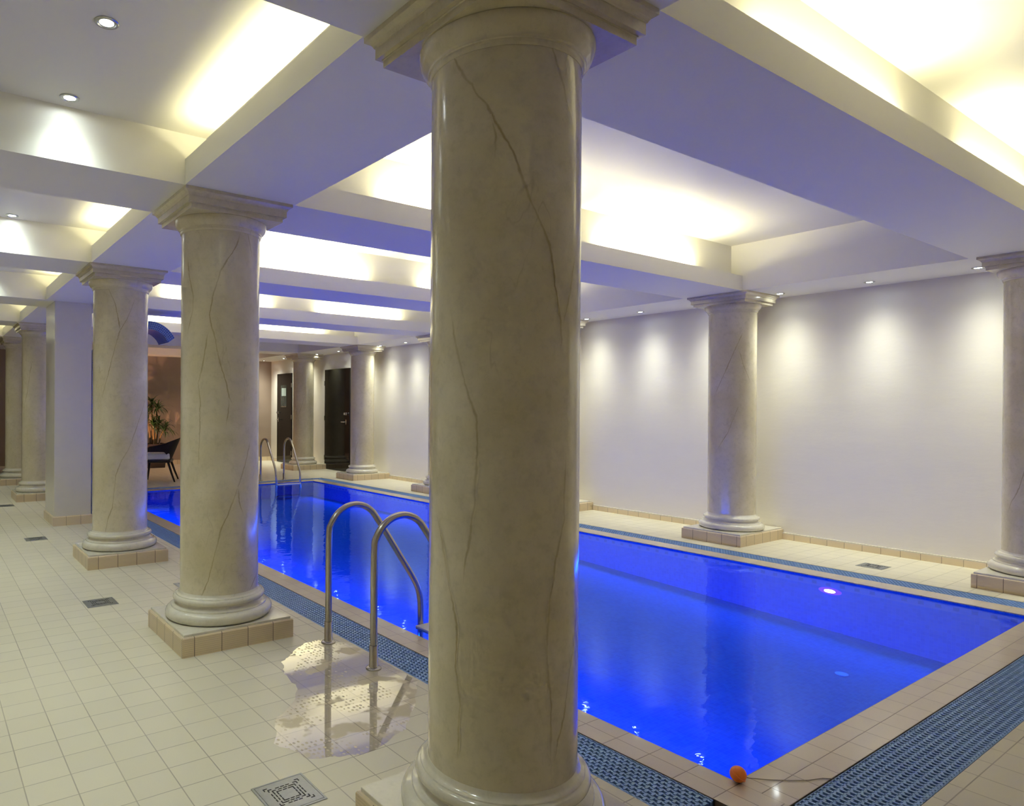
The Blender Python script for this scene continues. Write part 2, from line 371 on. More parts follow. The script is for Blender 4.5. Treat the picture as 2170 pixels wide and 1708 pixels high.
# ------------------------------------------------------------------ overflow gratings
def grating(name, label, x0, y0, x1, y1, along):
    bm = nb(); n = 9
    W = (x1-x0) if along == 'y' else (y1-y0); Ln = (y1-y0) if along == 'y' else (x1-x0)
    pitch = W/n; bw = pitch*.48; zt = -.002; zb = -.030
    def bx(a0, a1, l0, l1, z0, z1):
        if along == 'y': box(bm, x0+a0, y0+l0, z0, x0+a1, y0+l1, z1)
        else: box(bm, x0+l0, y0+a0, z0, x0+l1, y0+a1, z1)
    for i in range(n): bx(i*pitch+(pitch-bw)/2, i*pitch+(pitch+bw)/2, 0, Ln, zb, zt-.003)
    for s in (0, W-.004): bx(s, s+.004, 0, Ln, zb, zt)
    step = .026; m = int(Ln/step)
    for i in range(n+1):
        off = 0 if i % 2 else step/2
        for k in range(m):
            l = k*step+off
            if l+.009 > Ln: continue
            bx(max(0, (i-.5)*pitch+bw*.2), min(W, (i+.5)*pitch-bw*.2), l, l+.009, zb, zt)
    o = mesh_obj(name, bm, M['grate']); tag(o, label, 'grating')
grating('overflow_grating', 'blue plastic overflow grating along the left pool edge beside the columns', HX0+.003, -1.955, GX0-.003, HY1-.005, 'y')
grating('overflow_grating', 'blue plastic overflow grating across the near end of the pool, widest in view', GX0+.19, HY0+.003, GX1+.2, GY0-.003, 'x')
grating('overflow_grating', 'blue plastic overflow grating along the far right edge under the cream wall', GX1+.003, GY0+.004, HX1-.003, HY1-.22, 'y')
grating('overflow_grating', 'blue plastic overflow grating across the far end behind the distant ladder', GX0+.004, GY1+.003, HX1-.004, HY1-.003, 'x')

# ------------------------------------------------------------------ skirting
SKY = [-4.5, -2.05, -1.44, .265, .875, 2.635, 3.245, 4.935, 5.545, 7.315, 7.925, 8.74]
segs = [(-2.05+.61, .265), (.875, 2.635), (3.245, 4.935), (5.545, 7.315), (7.925, 8.73), (9.79, 9.68+.62+.0), (10.29, 11.36), (12.16, 12.53), (-4.6, -2.05)]
k = 0
for a, b in segs:
    if b-a < .08: continue
    k += 1; bm = nb(); box(bm, XE-.022, a, 0, XE, b, .058, 0); box(bm, XE-.022, a, .058, XE, b, .068, 1)
    o = struct('baseboard_east' if k == 1 else 'baseboard_east.%03d' % (k-1), bm, [M['skirt'], M['marblew']], 'low beige tile skirting under the cream wall', 'skirting')
bm = nb(); box(bm, XW, YN-.022, 0, XE-.022, YN, .10, 0); struct('baseboard_north', bm, M['skirt'], 'beige tile skirting at the foot of the taupe wall', 'skirting')

# ------------------------------------------------------------------ columns
VEINS = {
'C1':[[(-3.116,2.32),(-2.89,2.234),(-2.824,2.21),(-2.762,2.198),(-2.709,2.171),(-2.572,2.135),(-2.517,2.109),(-2.435,2.074),(-2.368,2.049),(-2.247,2.0),(-2.166,1.949),(-2.07,1.893),(-1.97,1.843),(-1.881,1.806),(-1.826,1.782),(-1.769,1.754),(-1.717,1.698),(-1.68,1.644),(-1.633,1.597),(-1.583,1.552),(-1.561,1.501),(-1.579,1.464)],[(-2.517,2.106),(-2.482,2.075),(-2.454,2.041),(-2.453,2.012),(-2.459,1.982)],[(-1.813,2.319),(-1.756,2.292),(-1.659,2.246),(-1.551,2.198),(-1.484,2.15),(-1.383,2.114),(-1.309,2.085)],[(-1.457,2.317),(-1.489,2.257),(-1.53,2.208)],[(-1.268,1.739),(-1.329,1.69),(-1.395,1.626),(-1.5,1.563),(-1.542,1.532)],[(-3.046,1.572),(-3.025,1.528),(-2.968,1.48),(-2.879,1.412),(-2.797,1.353),(-2.766,1.334),(-2.675,1.286),(-2.659,1.241),(-2.664,1.171),(-2.684,1.086),(-2.696,1.028),(-2.733,1.003),(-2.746,0.948),(-2.814,0.882),(-2.844,0.823)],[(-3.33,0.99),(-3.22,0.93),(-3.12,0.856),(-3.087,0.825),(-2.997,0.757),(-2.941,0.704),(-2.93,0.649),(-2.954,0.586),(-2.909,0.534),(-2.874,0.483),(-2.897,0.426),(-2.902,0.334)],[(-1.458,1.177),(-1.488,1.082),(-1.485,1.005),(-1.557,0.952),(-1.642,0.893),(-1.667,0.842),(-1.734,0.78),(-1.757,0.702),(-1.771,0.642),(-1.744,0.575),(-1.698,0.498),(-1.703,0.398),(-1.701,0.34)],[(-1.109,0.713),(-1.255,0.624),(-1.374,0.554),(-1.469,0.452),(-1.574,0.397),(-1.638,0.337)]],
'C2':[[(-1.445,2.283),(-1.505,2.231),(-1.65,2.166),(-1.814,2.113),(-1.947,2.056),(-2.026,1.995),(-2.119,1.927),(-2.172,1.86),(-2.213,1.817),(-2.156,1.756),(-2.06,1.69),(-2.018,1.623),(-1.909,1.526),(-1.8,1.453),(-1.716,1.367),(-1.616,1.318)],[(-1.715,1.355),(-1.741,1.281),(-1.794,1.199)],[(-1.243,2.316),(-1.144,2.24),(-1.03,2.151)],[(-2.886,2.152),(-2.812,2.038),(-2.668,1.931),(-2.677,1.845),(-2.803,1.767),(-2.894,1.713)],[(-2.239,1.726),(-2.308,1.635),(-2.393,1.525),(-2.5,1.44),(-2.435,1.342),(-2.448,1.275),(-2.447,1.198),(-2.465,1.076),(-2.482,0.984)],[(-1.084,1.121),(-1.241,1.004),(-1.441,0.882),(-1.618,0.78),(-1.742,0.708),(-1.89,0.642),(-1.995,0.545),(-2.074,0.478),(-2.208,0.35),(-2.408,0.25)],[(-1.471,0.864),(-1.438,0.783),(-1.321,0.706)],[(-0.664,0.358),(-0.926,0.308),(-1.118,0.261)]],
'C3':[[(-2.28,2.3),(-2.0,2.164),(-1.865,2.004),(-1.827,1.942)],[(-1.292,2.215),(-1.575,2.045),(-1.837,1.942),(-2.045,1.767),(-2.265,1.568),(-2.514,1.382)],[(-0.7,1.386),(-1.137,1.17),(-1.498,0.958),(-1.765,0.86),(-1.946,0.748),(-2.023,0.599),(-2.074,0.475),(-2.24,0.376),(-2.356,0.238)],[(-1.889,0.537),(-1.731,0.473)]],
'R1':[[(-2.224,2.075),(-2.551,1.903),(-2.926,1.691),(-3.364,1.477)],[(-2.361,1.902),(-2.154,1.742),(-1.846,1.596)],[(-2.372,1.355),(-2.797,1.086),(-3.27,0.907)]]}
def rand_veins(seed):
    r = random.Random(seed); out = []
    for _ in range(6):
        t, z = r.uniform(-PI, PI), r.uniform(.6, 2.2); s = r.choice((-1, 1)); pl = []
        for _k in range(r.randint(5, 11)):
            pl.append((t, z)); t += s*r.uniform(.03, .14); z -= r.uniform(.05, .10)
            if z < .3: break
        if len(pl) > 2: out.append(pl)
    return out
RS = .222
def shaft_mesh(veins, seed, width=.0068):
    """marble shaft, z .25 .. 2.37, with the veins laid in as narrow bands of the same mesh"""
    r = random.Random(seed); bm = nb(); uvl = bm.loops.layers.uv.new('vein'); seg = 96
    prof = [(RS+.004, .245), (RS+.001, .26), (RS, .28), (RS, 1.0), (RS, 1.7), (RS, 2.30), (RS+.001, 2.345)]
    rings = [[bm.verts.new((q*math.cos(2*PI*i/seg), q*math.sin(2*PI*i/seg), z)) for i in range(seg)] for q, z in prof]
    for a, b in zip(rings, rings[1:]):
        for i in range(seg): bm.faces.new((a[i], a[(i+1) % seg], b[(i+1) % seg], b[i]))
    for pl in veins:
        P = []
        for (t0, z0), (t1, z1) in zip(pl, pl[1:]):
            d = math.hypot((t1-t0)*RS, z1-z0); m = max(2, int(d/.012))
            for k in range(m):
                f = k/m; P.append((t0+(t1-t0)*f+r.uniform(-1, 1)*.0016/RS, z0+(z1-z0)*f))
        P.append(pl[-1]); n = len(P); prev = None; base = r.uniform(.7, 1.0)
        for k, (t, z) in enumerate(P):
            a = P[max(0, k-1)]; b = P[min(n-1, k+1)]; dx, dz = (b[0]-a[0])*RS, b[1]-a[1]; ln = math.hypot(dx, dz) or 1
            nx, nz = -dz/ln, dx/ln
            e = min(1, k/4, (n-1-k)/4); w = width*(.45+.55*e)*(.75+.5*math.sin(k*.23+seed)**2)
            st = base*(.15+.85*e)*(.55+.45*math.sin(k*.11+seed*1.7)**2)
            R2 = RS+.0006
            pr = []
            for s in (-1, 1):
                tt, zz = t+s*nx*w/RS, z+s*nz*w
                pr.append(bm.verts.new((R2*math.cos(tt), R2*math.sin(tt), zz)))
            if prev:
                f = bm.faces.new((prev[0], pr[0], pr[1], prev[1]))
                for lp, u in zip(f.loops, ((0, prev[2]), (0, st), (1, st), (1, prev[2]))): lp[uvl].uv = u
            prev = (pr[0], pr[1], st)
    # outward normals
    for f in bm.faces:
        c = f.calc_center_median()
        f.normal_update()
        if f.normal.x*c.x+f.normal.y*c.y < 0: f.normal_flip()
    me = bpy.data.meshes.new('shaft'); bm.to_mesh(me); bm.free(); me.materials.append(M['marble'])
    for p in me.polygons: p.use_smooth = True
    return me
BASE_PROF = [(.262, .116), (.285, .1175), (.296, .124), (.302, .136), (.302, .152), (.296, .166), (.285, .175), (.272, .178), (.270, .1795), (.270, .186), (.2685, .188),
             (.256, .191), (.247, .197), (.2435, .204), (.2455, .210), (.2515, .213), (.258, .219), (.2605, .227), (.259, .236), (.2525, .243), (.244, .2455), (.2425, .249), (.239, .2505), (.232, .253), (.228, .258), (.2235, .268)]
ECH_PROF = [(.2235, 2.288), (.2265, 2.292), (.2285, 2.297), (.2285, 2.304), (.232, 2.307), (.2325, 2.312), (.235, 2.316), (.244, 2.323), (.252, 2.333), (.2575, 2.345), (.2605, 2.358), (.2605, 2.366), (.2585, 2.3675)]
ABA_PROF = [(.2655, 2.367), (.2655, 2.389), (.2690, 2.390), (.2690, 2.393), (.2835, 2.394), (.2835, 2.428), (.2865, 2.4285), (.289, 2.434), (.2945, 2.441), (.3025, 2.446), (.3085, 2.449), (.3095, 2.450), (.3095, HB-.0005)]
PROTO = {}
def base_meshes():
    bm = nb(); lathe(bm, BASE_PROF, 96); o = mesh_obj('base_moulding', bm, M['marblew'], smooth=True); PROTO['base'] = o.data; bpy.data.objects.remove(o)
    bm = nb(); lathe(bm, ECH_PROF, 96); o = mesh_obj('echinus', bm, M['marble'], smooth=True); PROTO['ech'] = o.data; bpy.data.objects.remove(o)
    bm = nb(); square_loft(bm, ABA_PROF); bevel_sel = None; o = mesh_obj('abacus', bm, M['marble'], smooth=False); PROTO['aba'] = o.data; bpy.data.objects.remove(o)
base_meshes()
def part(name, me, parent):
    o = bpy.data.objects.new(name, me); C.objects.link(o); o.parent = parent; return o
def column(x, y, veins, seed, label, plinth, group):
    t = thing('marble_column', label, 'column', (x, y, 0), 0, group)
    part('shaft', shaft_mesh(veins, seed), t); part('base_moulding', PROTO['base'], t)
    cap = part('abacus', PROTO['aba'], t); part('echinus', PROTO['ech'], t)
    x0, y0, x1, y1 = plinth
    bm = nb(); box(bm, x0-x, y0-y, 0, x1-x, y1-y, .1035)
    bmesh.ops.bevel(bm, geom=[e for e in bm.edges if all(v.co.z > .05 for v in e.verts)], offset=.009, segments=3, profile=.5, affect='EDGES')
    p = mesh_obj('plinth', bm, M['plinth'], t); p['label'] = 'beige tiled plinth'
    bm = nb(); box(bm, x0-x+.012, y0-y+.012, .1015, min(x1-x-.012, x1-x), y1-y-.012, .1165); bevel_all(bm, .0015, 1)
    s = mesh_obj('plinth_slab', bm, M['marblew'], p)
    return t
GL, GR = 'free-standing columns of the left row', 'columns in front of the right wall'
lc = [(.41, -1.72, 'C1', 'huge cream marble column in the centre foreground, cutting off the pool view'),
      (.405, .612, 'C2', 'cream marble column behind the left of the foreground one, beside the near ladder'),
      (.39, 2.93, 'C3', 'cream marble column standing just right of the square pillar'),
      (.375, 7.62, None, 'cream marble column just left of the square pillar'),
      (.385, 9.95, None, 'cream marble column at the left edge of the photo')]
for i, (x, y, v, lb) in enumerate(lc):
    column(x, y, VEINS[v] if v else rand_veins(40+i), 3+i, lb, (x-.32, y-.318, x+.32, y+.318), GL)
rc = [(5.83, -1.77, None, 'marble column cut by the right edge of the photo, on the far side of the pool'),
      (5.83, .568, 'R1', 'marble column against the cream wall, right of the foreground column'),
      (5.83, 2.95, None, 'marble column hidden behind the foreground one, its capital tip showing right of it'),
      (5.83, 5.24, None, 'marble column half hidden at the left edge of the foreground column'),
      (5.84, 7.62, None, 'marble column against the wall just right of the plain dark door'),
      (5.84, 10.0, None, 'farthest marble column, standing between the two dark doors')]
for i, (x, y, v, lb) in enumerate(rc):
    column(x, y, VEINS[v] if v else rand_veins(80+i), 13+i, lb, (x-.385, y-.305, XE-.002, y+.305), GR)

# ------------------------------------------------------------------ square pillar and mosaic spout
t = thing('square_pillar', 'square cream painted pillar with tiled skirting in the left row', 'pillar', (.37, 5.30, 0))
bm = nb(); box(bm, .18-.37, 4.992-5.3, 0, .56-.37, 5.615-5.3, HB-.0005); bmesh.ops.bevel(bm, geom=[e for e in bm.edges if abs(e.verts[0].co.z-e.verts[1].co.z) > 1], offset=.004, segments=2, affect='EDGES')
mesh_obj('pillar_shaft', bm, simple('glossy_cream_paint', (.72, .68, .61), .25, var=.03), t)
bm = nb(); box(bm, .165-.37, 4.976-5.3, 0, .572-.37, 5.63-5.3, .103); bmesh.ops.bevel(bm, geom=[e for e in bm.edges if all(v.co.z > .05 for v in e.verts)], offset=.008, segments=3, affect='EDGES')
mesh_obj('tile_skirting', bm, M['skirt'], t)
sp = thing('water_spout', 'blue mosaic gooseneck water spout arching from the square pillar over the pool', 'water spout', (.575, 5.3, 0))
bm = nb(); uvl = bm.loops.layers.uv.new('UVMap')
cx, cz, Ro, Ri = 1.214, 2.0, .33, .235
out = [(.576, 1.72*k/12) for k in range(13)]+[(.585, 1.83), (.625, 1.94), (.69, 2.04), (.77, 2.125), (.86, 2.20), (.95, 2.258), (1.05, 2.30), (1.13, 2.322)]
inn = [(.945, 1.72*k/12) for k in range(13)]+[(.946, 1.78), (.949, 1.84), (.955, 1.90), (.966, 1.965), (.985, 2.04), (1.02, 2.12), (1.08, 2.185), (1.14, 2.222)]
for k in range(0, 21):
    a = PI/2-(PI/2-.455)*k/20; ai = PI/2+.10-(PI/2+.10-.38)*k/20
    out.append((cx+Ro*math.cos(a), cz+Ro*math.sin(a))); inn.append((cx+Ri*math.cos(ai), cz+Ri*math.sin(ai)))
path = []; s = 0
for k, (o_, i_) in enumerate(zip(out, inn)):
    if k: s += math.hypot(o_[0]-out[k-1][0], o_[1]-out[k-1][1])
    path.append((o_, i_, s))
yA, yB = 5.05, 5.44; prev = None
for (o_, i_, ln) in path:
    ring = [bm.verts.new((p[0]-.575, y-5.3, p[1])) for p, y in ((o_, yA), (i_, yA), (i_, yB), (o_, yB))]
    if prev:
        for k in range(4):
            f = bm.faces.new((prev[0][k], prev[0][(k+1) % 4], ring[(k+1) % 4], ring[k]))
            w0, w1 = ((.10, .0), (0, .38), (0, .10), (.38, 0))[k]
            for lp, u in zip(f.loops, ((prev[1], w0), (prev[1], w1), (ln, w1), (ln, w0))): lp[uvl].uv = u
    else: bm.faces.new(ring)
    prev = (ring, ln)
bm.faces.new(prev[0][::-1])
mesh_obj('spout_arch', bm, M['spout'], sp)

# ------------------------------------------------------------------ ladders
def rail_path():
    pts = [(0, 0, .0), (0, 0, .15), (0, 0, .30), (0, 0, .46)]
    for k in range(1, 13):           # arc over the top
        a = PI-(PI*.80)*k/12
        pts.append((.165+.165*math.cos(a)+.0, 0, .59+.165*math.sin(a)) if False else (.17+.17*math.cos(a)*(1+.0), 0, .585+.172*math.sin(a)))
    pts += [(.37, 0, .60), (.47, 0, .455), (.57, 0, .31), (.615, 0, .235), (.637, 0, .17), (.645, 0, .10), (.646, 0, .0), (.646, 0, -.24)]
    return pts
def ladder(label, loc, rz):
    t = thing('pool_ladder', label, 'ladder', loc, rz)
    base = None
    pts = rail_path()
    # smooth with Catmull-Rom
    P = [Vector(p) for p in pts]; S = []
    for i in range(len(P)-1):
        p0, p1, p2, p3 = P[max(0, i-1)], P[i], P[i+1], P[min(len(P)-1, i+2)]
        for k in range(4):
            u = k/4; S.append(.5*((2*p1)+(p2-p0)*u+(2*p0-5*p1+4*p2-p3)*u*u+(3*p1-p0-3*p2+p3)*u**3))
    S.append(P[-1])
    bm = nb(); tube(bm, S, .0185, 18); me = None
    h0 = mesh_obj('handrail', bm, M['steel'], t, smooth=True, loc=(0, .23, 0))
    bm = nb(); lathe(bm, [(.040, 0), (.040, .004), (.036, .008), (.024, .010), (.0225, .012), (.0225, .115), (.021, .118), (.0188, .118)], 28)
    f0 = mesh_obj('floor_socket', bm, M['steel'], h0, smooth=True)
    h1 = h0.copy(); C.objects.link(h1); h1.location = (0, -.23, 0)
    f1 = f0.copy(); C.objects.link(f1); f1.parent = h1
    for z in (-.004, -.20):
        bm = nb(); box(bm, .596, -.215, z-.022, .696, .215, z); bevel_all(bm, .004, 2)
        mesh_obj('step', bm, M['cushion'] if z > -.1 else M['steel'], t)
    return t
ladder('brushed steel pool ladder beside the foreground columns, rails rising from the wet floor', (.846, -.128, 0), 0)
ladder('distant steel pool ladder at the far end in front of the dark doors', (4.27, 8.18, 0), -PI/2)

# ------------------------------------------------------------------ floor drains
def drain_proto(label, x, y):
    t = thing('floor_drain', label, 'drain', (x, y, 0), 0, 'square steel floor drains')
    bm = nb(); square_loft(bm, [(.096, .0005), (.096, .0025), (.094, .003), (.089, .003), (.0885, .0018), (.0875, .0018), (.087, .0032), (.08, .0034)])
    mesh_obj('drain_frame', bm, M['drain'], t)
    bm = nb()
    def slot(cx, cy, lx, ly, r=0):
        c, s_ = math.cos(r), math.sin(r)
        q = [bm.verts.new((cx+a*c-b*s_, cy+a*s_+b*c, .0042)) for a, b in ((-lx, -ly), (lx, -ly), (lx, ly), (-lx, ly))]
        q2 = [bm.verts.new((v.co.x, v.co.y, .0030)) for v in q]
        bm.faces.new(q); bm.faces.new(q2[::-1])
        for i in range(4): bm.faces.new((q[i], q2[i], q2[(i+1) % 4], q[(i+1) % 4]))
    for quarter in range(4):
        r = quarter*PI/2; c, s_ = math.cos(r), math.sin(r)
        def at(a, b): return (a*c-b*s_, a*s_+b*c)
        for k in range(3):
            yy = .030+.011*k
            for j in (-1, 0, 1):
                p = at(j*.019+(.006 if k == 1 else 0), yy); slot(p[0], p[1], .007, .0018, r)
        for k in range(4):
            d = .026+.0115*k
            p = at(d+.004, d-.002); slot(p[0], p[1], .0018, .007, r)
            p = at(d-.002, d+.004); slot(p[0], p[1], .007, .0018, r)
    mesh_obj('drain_slots', bm, M['black'], t)
    return t
d0 = drain_proto('square steel floor drain in the foreground, bottom of the photo', -.012, -1.14)
for x, y, lb in ((-.043, 1.61, 'square steel floor drain left of the column beside the near ladder'),
                 (-.088, 4.29, 'square steel floor drain on the aisle floor in front of the square pillar'),
                 (.61, 1.745, 'square steel floor drain half hidden behind the second column of the left row'),
                 (5.62, -.77, 'square steel floor drain on the far side deck under the cream wall'),
                 (-.10, 7.02, 'farthest square steel floor drain, at the left edge of the photo')):
    c = copy_tree(d0); c.location = (x, y, 0); c['label'] = lb

# ------------------------------------------------------------------ float ball with its cord
t = thing('lane_float', 'small orange ball float with a thin cord on the near pool corner', 'float', (1.338, -1.942, 0))
bm = nb(); bmesh.ops.create_uvsphere(bm, u_segments=32, v_segments=20, radius=.0272)
for v in bm.verts: v.co.z += .0276; v.co.x *= 1.0
mesh_obj('ball', bm, M['orange'], t, smooth=True)
bm = nb(); lathe(bm, [(.0268, .0255), (.0278, .0262), (.0278, .0290), (.0268, .0297)], 32); o = mesh_obj('seam', bm, M['orange'], t, smooth=True); o.rotation_euler = (.5, .4, 0); o.location = (-.011, .012, .0035)
bm = nb(); tube(bm, [(.028, .002, .012), (.05, -.012, .004), (.10, -.055, .0025), (.16, -.10, .0025), (.215, -.135, .0025), (.27, -.155, .0025), (.30, -.18, .002)], .0014, 8)
mesh_obj('cord', bm, M['cord'], t, smooth=True)

# ------------------------------------------------------------------ wet patch on the floor
bm = nb(); r = random.Random(5); pts = []
outl = [(.60, .06), (.72, .16), (.88, .16), (.94, -.10), (.94, -.45), (.93, -.62), (.78, -.80), (.60, -.98), (.36, -1.06), (.16, -.98), (.10, -.80), (.18, -.62), (.33, -.50), (.42, -.36), (.44, -.18), (.50, -.03)]
vs = []
for i in range(len(outl)):
    a, b = outl[i], outl[(i+1) % len(outl)]
    for k in range(6):
        f = k/6; vs.append(bm.verts.new((a[0]+(b[0]-a[0])*f+r.uniform(-.008, .008), a[1]+(b[1]-a[1])*f+r.uniform(-.008, .008), .0012)))
bm.faces.new(vs)
o = mesh_obj('puddle', bm, M['puddle']); tag(o, 'shallow wet patch on the tiles round the near ladder feet', 'puddle', kind='stuff')

# ------------------------------------------------------------------ doors in the right wall
def door(name, label, y0, y1, handle_y, sgn, glazed):
    bm = nb(); box(bm, XE-.03, y0, .006, XE-.001, y1, 2.14); bevel_all(bm, .002, 1)
    d = struct(name, bm, M['door'], label, 'door')
    bm = nb(); lathe(bm, [(.028, 0), (.028, .006), (.012, .010), (.012, .03), (.024, .036), (.027, .048), (.020, .058), (.004, .06)], 24)
    k = mesh_obj('door_knob', bm, M['chrome'], d, smooth=True); k.location = (XE-.03, handle_y, 1.20); k.rotation_euler = (0, -PI/2, 0)
    bm = nb(); box(bm, -.008, -.016, -.05, 0, .016, .05); tube(bm, [(-.004, 0, .0), (-.045, 0, 0), (-.055, sgn*.012, 0), (-.055, sgn*.12, 0)], .008, 12)
    h = mesh_obj('lever_handle', bm, M['chrome'], d, smooth=True); h.location = (XE-.03, handle_y, 1.03)
    for z in (.25, 1.1, 1.85):
        bm = nb(); tube(bm, [(XE-.034, y1 if sgn > 0 else y0, z-.05), (XE-.034, y1 if sgn > 0 else y0, z+.05)], .008, 10); mesh_obj('hinge', bm, M['steel'], d, smooth=True)
    if glazed:
        yc = (y0+y1)/2+.02
        bm = nb(); box(bm, XE-.034, yc-.155, 1.33, XE-.0305, yc+.155, 1.86); mesh_obj('door_glass', bm, M['doorglass'], d)
        bm = nb(); box(bm, XE-.037, yc-.13, 1.60, XE-.0345, yc+.10, 1.79); mesh_obj('notice', bm, M['paper'], d)['label'] = 'pale paper notice'
        bm = nb(); box(bm, XE-.038, yc-.15, 1.335, XE-.0345, yc+.15, 1.355); mesh_obj('glazing_bar', bm, M['steel'], d)
door('door_2', 'plain dark glossy door left of the column by the far pool corner', 8.74, 9.77, 8.86, 1, False)
door('door_1', 'dark door with a narrow glass panel and notice, farthest along the right wall', 11.37, 12.15, 12.06, -1, True)

# ------------------------------------------------------------------ ceiling downlights
def light(kind, name, loc, energy, col, **kw):
    l = bpy.data.lights.new(name, kind); l.energy = energy; l.color = col
    for k, v in kw.items(): setattr(l, k, v)
    o = bpy.data.objects.new(name, l); C.objects.link(o); o.location = loc; return o
def soft_beam(l, k):
    """narrow reflector lamp: strength falls off as a bell around the axis"""
    l.use_nodes = True; nt = l.node_tree; em = [n for n in nt.nodes if n.type == 'EMISSION'][0]
    tc = N(nt, 'ShaderNodeTexCoord'); sx = N(nt, 'ShaderNodeSeparateXYZ'); L(nt, tc.outputs['Normal'], sx.inputs[0])
    a = math_n(nt, 'ABSOLUTE', sx.outputs[2]); e = math_n(nt, 'EXPONENT', math_n(nt, 'MULTIPLY', math_n(nt, 'SUBTRACT', a, 1.), k))
    L(nt, e, em.inputs['Strength'])
COOL, WARM = (.95, 1., .88), (1., .93, .56)
E_SPOT, E_AISLE = 98., 45.
def dl_proto():
    t = thing('downlight', 'x', 'downlight', (0, 0, 0), 0, 'recessed ceiling downlights')
    bm = nb(); lathe(bm, [(.030, -.0005), (.043, -.0005), (.043, -.004), (.040, -.0065), (.033, -.0065), (.031, -.003)], 32); mesh_obj('trim_ring', bm, M['ring'], t, smooth=True)
    bm = nb(); lathe(bm, [(.030, -.0012), (.030, -.0022), (.022, -.0035), (.002, -.004)], 28); mesh_obj('lens', bm, M['lens'], t, smooth=True)
    return t
DL = dl_proto(); first = [True]
def downlight(x, y, z, label, energy, k=10.5, col=COOL):
    if label:
        o = DL if first[0] else copy_tree(DL); first[0] = False
        o.location = (x, y, z); o['label'] = label
    s = light('SPOT', 'downlight_or_fill_beam', (x, y, z-.012), energy, col, spot_size=2.5, spot_blend=.6, shadow_soft_size=.035); soft_beam(s.data, k)
RW = 'downlight in the right wall soffit'
elist = {(0, 1): None}
east = [(-3.68, None), (-2.915, None), (-2.145, None),
        (-1.345, RW+', touching the capital at the right edge'), (-.585, RW+', middle one of the three in the widest wall bay'), (.185, RW+', beside the capital right of the foreground column'),
        (.99, RW+', hidden behind the column right of the foreground one'), (1.765, RW+', middle one in the second wall bay'), (2.55, RW+', first one right of the foreground column'),
        (3.325, None), (4.09, None), (4.86, None),
        (5.66, RW+', hidden at the left edge of the foreground column'), (6.47, RW+', nearer of the pair left of the foreground column'), (7.26, RW+', farther of the pair left of the foreground column'),
        (8.0, None), (8.78, RW+', above the plain dark door'), (9.70, RW+', beside the farthest capital'),
        (10.4, None), (11.29, RW+', above the door with the glass panel'), (12.06, None)]
for y, lb in east: downlight(5.995, y, HB, lb, E_SPOT)
downlight(5.93, 12.27, HB, 'recessed downlight over the taupe end wall in the far corner', E_SPOT)
AI = 'left aisle ceiling downlight'
aisle = [(-1.31, None), (-.548, AI+', topmost and nearest of the three'), (.20, AI+', second from the top, lighting the near cross beam'), (1.03, None), (1.79, None),
         (2.55, AI+', smallest and farthest, at the left edge'), (3.36, None), (4.12, None), (4.885, None), (6.4, None), (7.22, None), (8.7, None), (9.5, None)]
for y, lb in aisle: downlight(-.48, y, ZL, lb, E_AISLE, k=9., col=(.86, 1., .91))
for y in (-1.2, .2, 2.5, 4.8, 7.2): downlight(-1.55, y, ZL, None, E_AISLE*.6, k=7.)  # second row added out of view, without fittings, to brighten the aisle floor

for x, y in ((.75, -4.0), (-.55, -4.25), (2.3, -4.0)):      # added spots behind the camera, unseen and without fittings, warming the near column
    s = light('SPOT', 'downlight_or_fill_beam', (x, y, 2.70), 55., (1., .90, .66), spot_size=2.7, spot_blend=.8, shadow_soft_size=.05)
# ------------------------------------------------------------------ cove lamps (tubes lying in the beam coves)
E_COVE = 23.
def cove(x, y, z, ln, rot, e=E_COVE, col=WARM):
    o = light('AREA', 'cove_tube', (x, y, z), e, col, shape='RECTANGLE', size=ln, size_y=.03); o.rotation_euler = rot
for i, yc in enumerate(BY):
    if i in (0, 6): continue
    yn = yc-.305
    for xc in (2.08, 4.18):
        cove(xc, yn+.062, 2.600, 1.30, (PI+.22, 0, 0), E_COVE*(.45 if i == 1 else 1.))
for i, yc in enumerate(BY[:-1]):
    y0, y1 = yc+.305, BY[i+1]-.305; ym = (y0+y1)/2
    cove(.158, ym+.0, 2.575, 1.25, (PI, .0, PI/2), E_COVE*.31)

# ------------------------------------------------------------------ underwater lamps
BLUE = (.0, .12, 1.)
E_POOL = 68.
def pool_lamp(x, y, z, side, label):
    t = thing('underwater_lamp', label, 'lamp', (x, y, z), 0, 'underwater pool lamps')
    def ell(name, ry, rz, d, mat):
        bm = nb(); n = 32
        a = [bm.verts.new((0, ry*math.cos(2*PI*k/n), rz*math.sin(2*PI*k/n))) for k in range(n)]
        b = [bm.verts.new((side*d, .9*ry*math.cos(2*PI*k/n), .9*rz*math.sin(2*PI*k/n))) for k in range(n)]
        for k in range(n): bm.faces.new((a[k], a[(k+1) % n], b[(k+1) % n], b[k]))
        bm.faces.new(a); bm.faces.new(b); return mesh_obj(name, bm, mat, t)
    ell('lamp_rim', .082, .026, .006, M['lamp_rim']); ell('lamp_lens', .042, .014, .012, M['lamp_core'])
pool_lamp(PX1-.004, -.765, -.098, -1, 'glowing pink white underwater lamp in the right pool wall')
for x, sgn, e, sp_, ti in ((PX0+.03, 1, E_POOL, 1.15, .26), (PX1-.03, -1, E_POOL*.32, 1.7, .2)):      # rows of lamps below the pool edge
    o = light('AREA', 'pool_lamp_row', (x, (PY0+PY1)/2, -.11), e, BLUE, shape='RECTANGLE', size=.05, size_y=9.2, spread=sp_)
    o.rotation_euler = (0, -sgn*(PI/2-ti), 0)
bm = nb(); disc_cyl(bm, 0, 0, 0, .004, .038); o = mesh_obj('reflection_disc', bm, simple('pale_reflection_blue', (.12, .36, .9), .4), None)  # flat disc whose pale blue stands for a blurred reflection
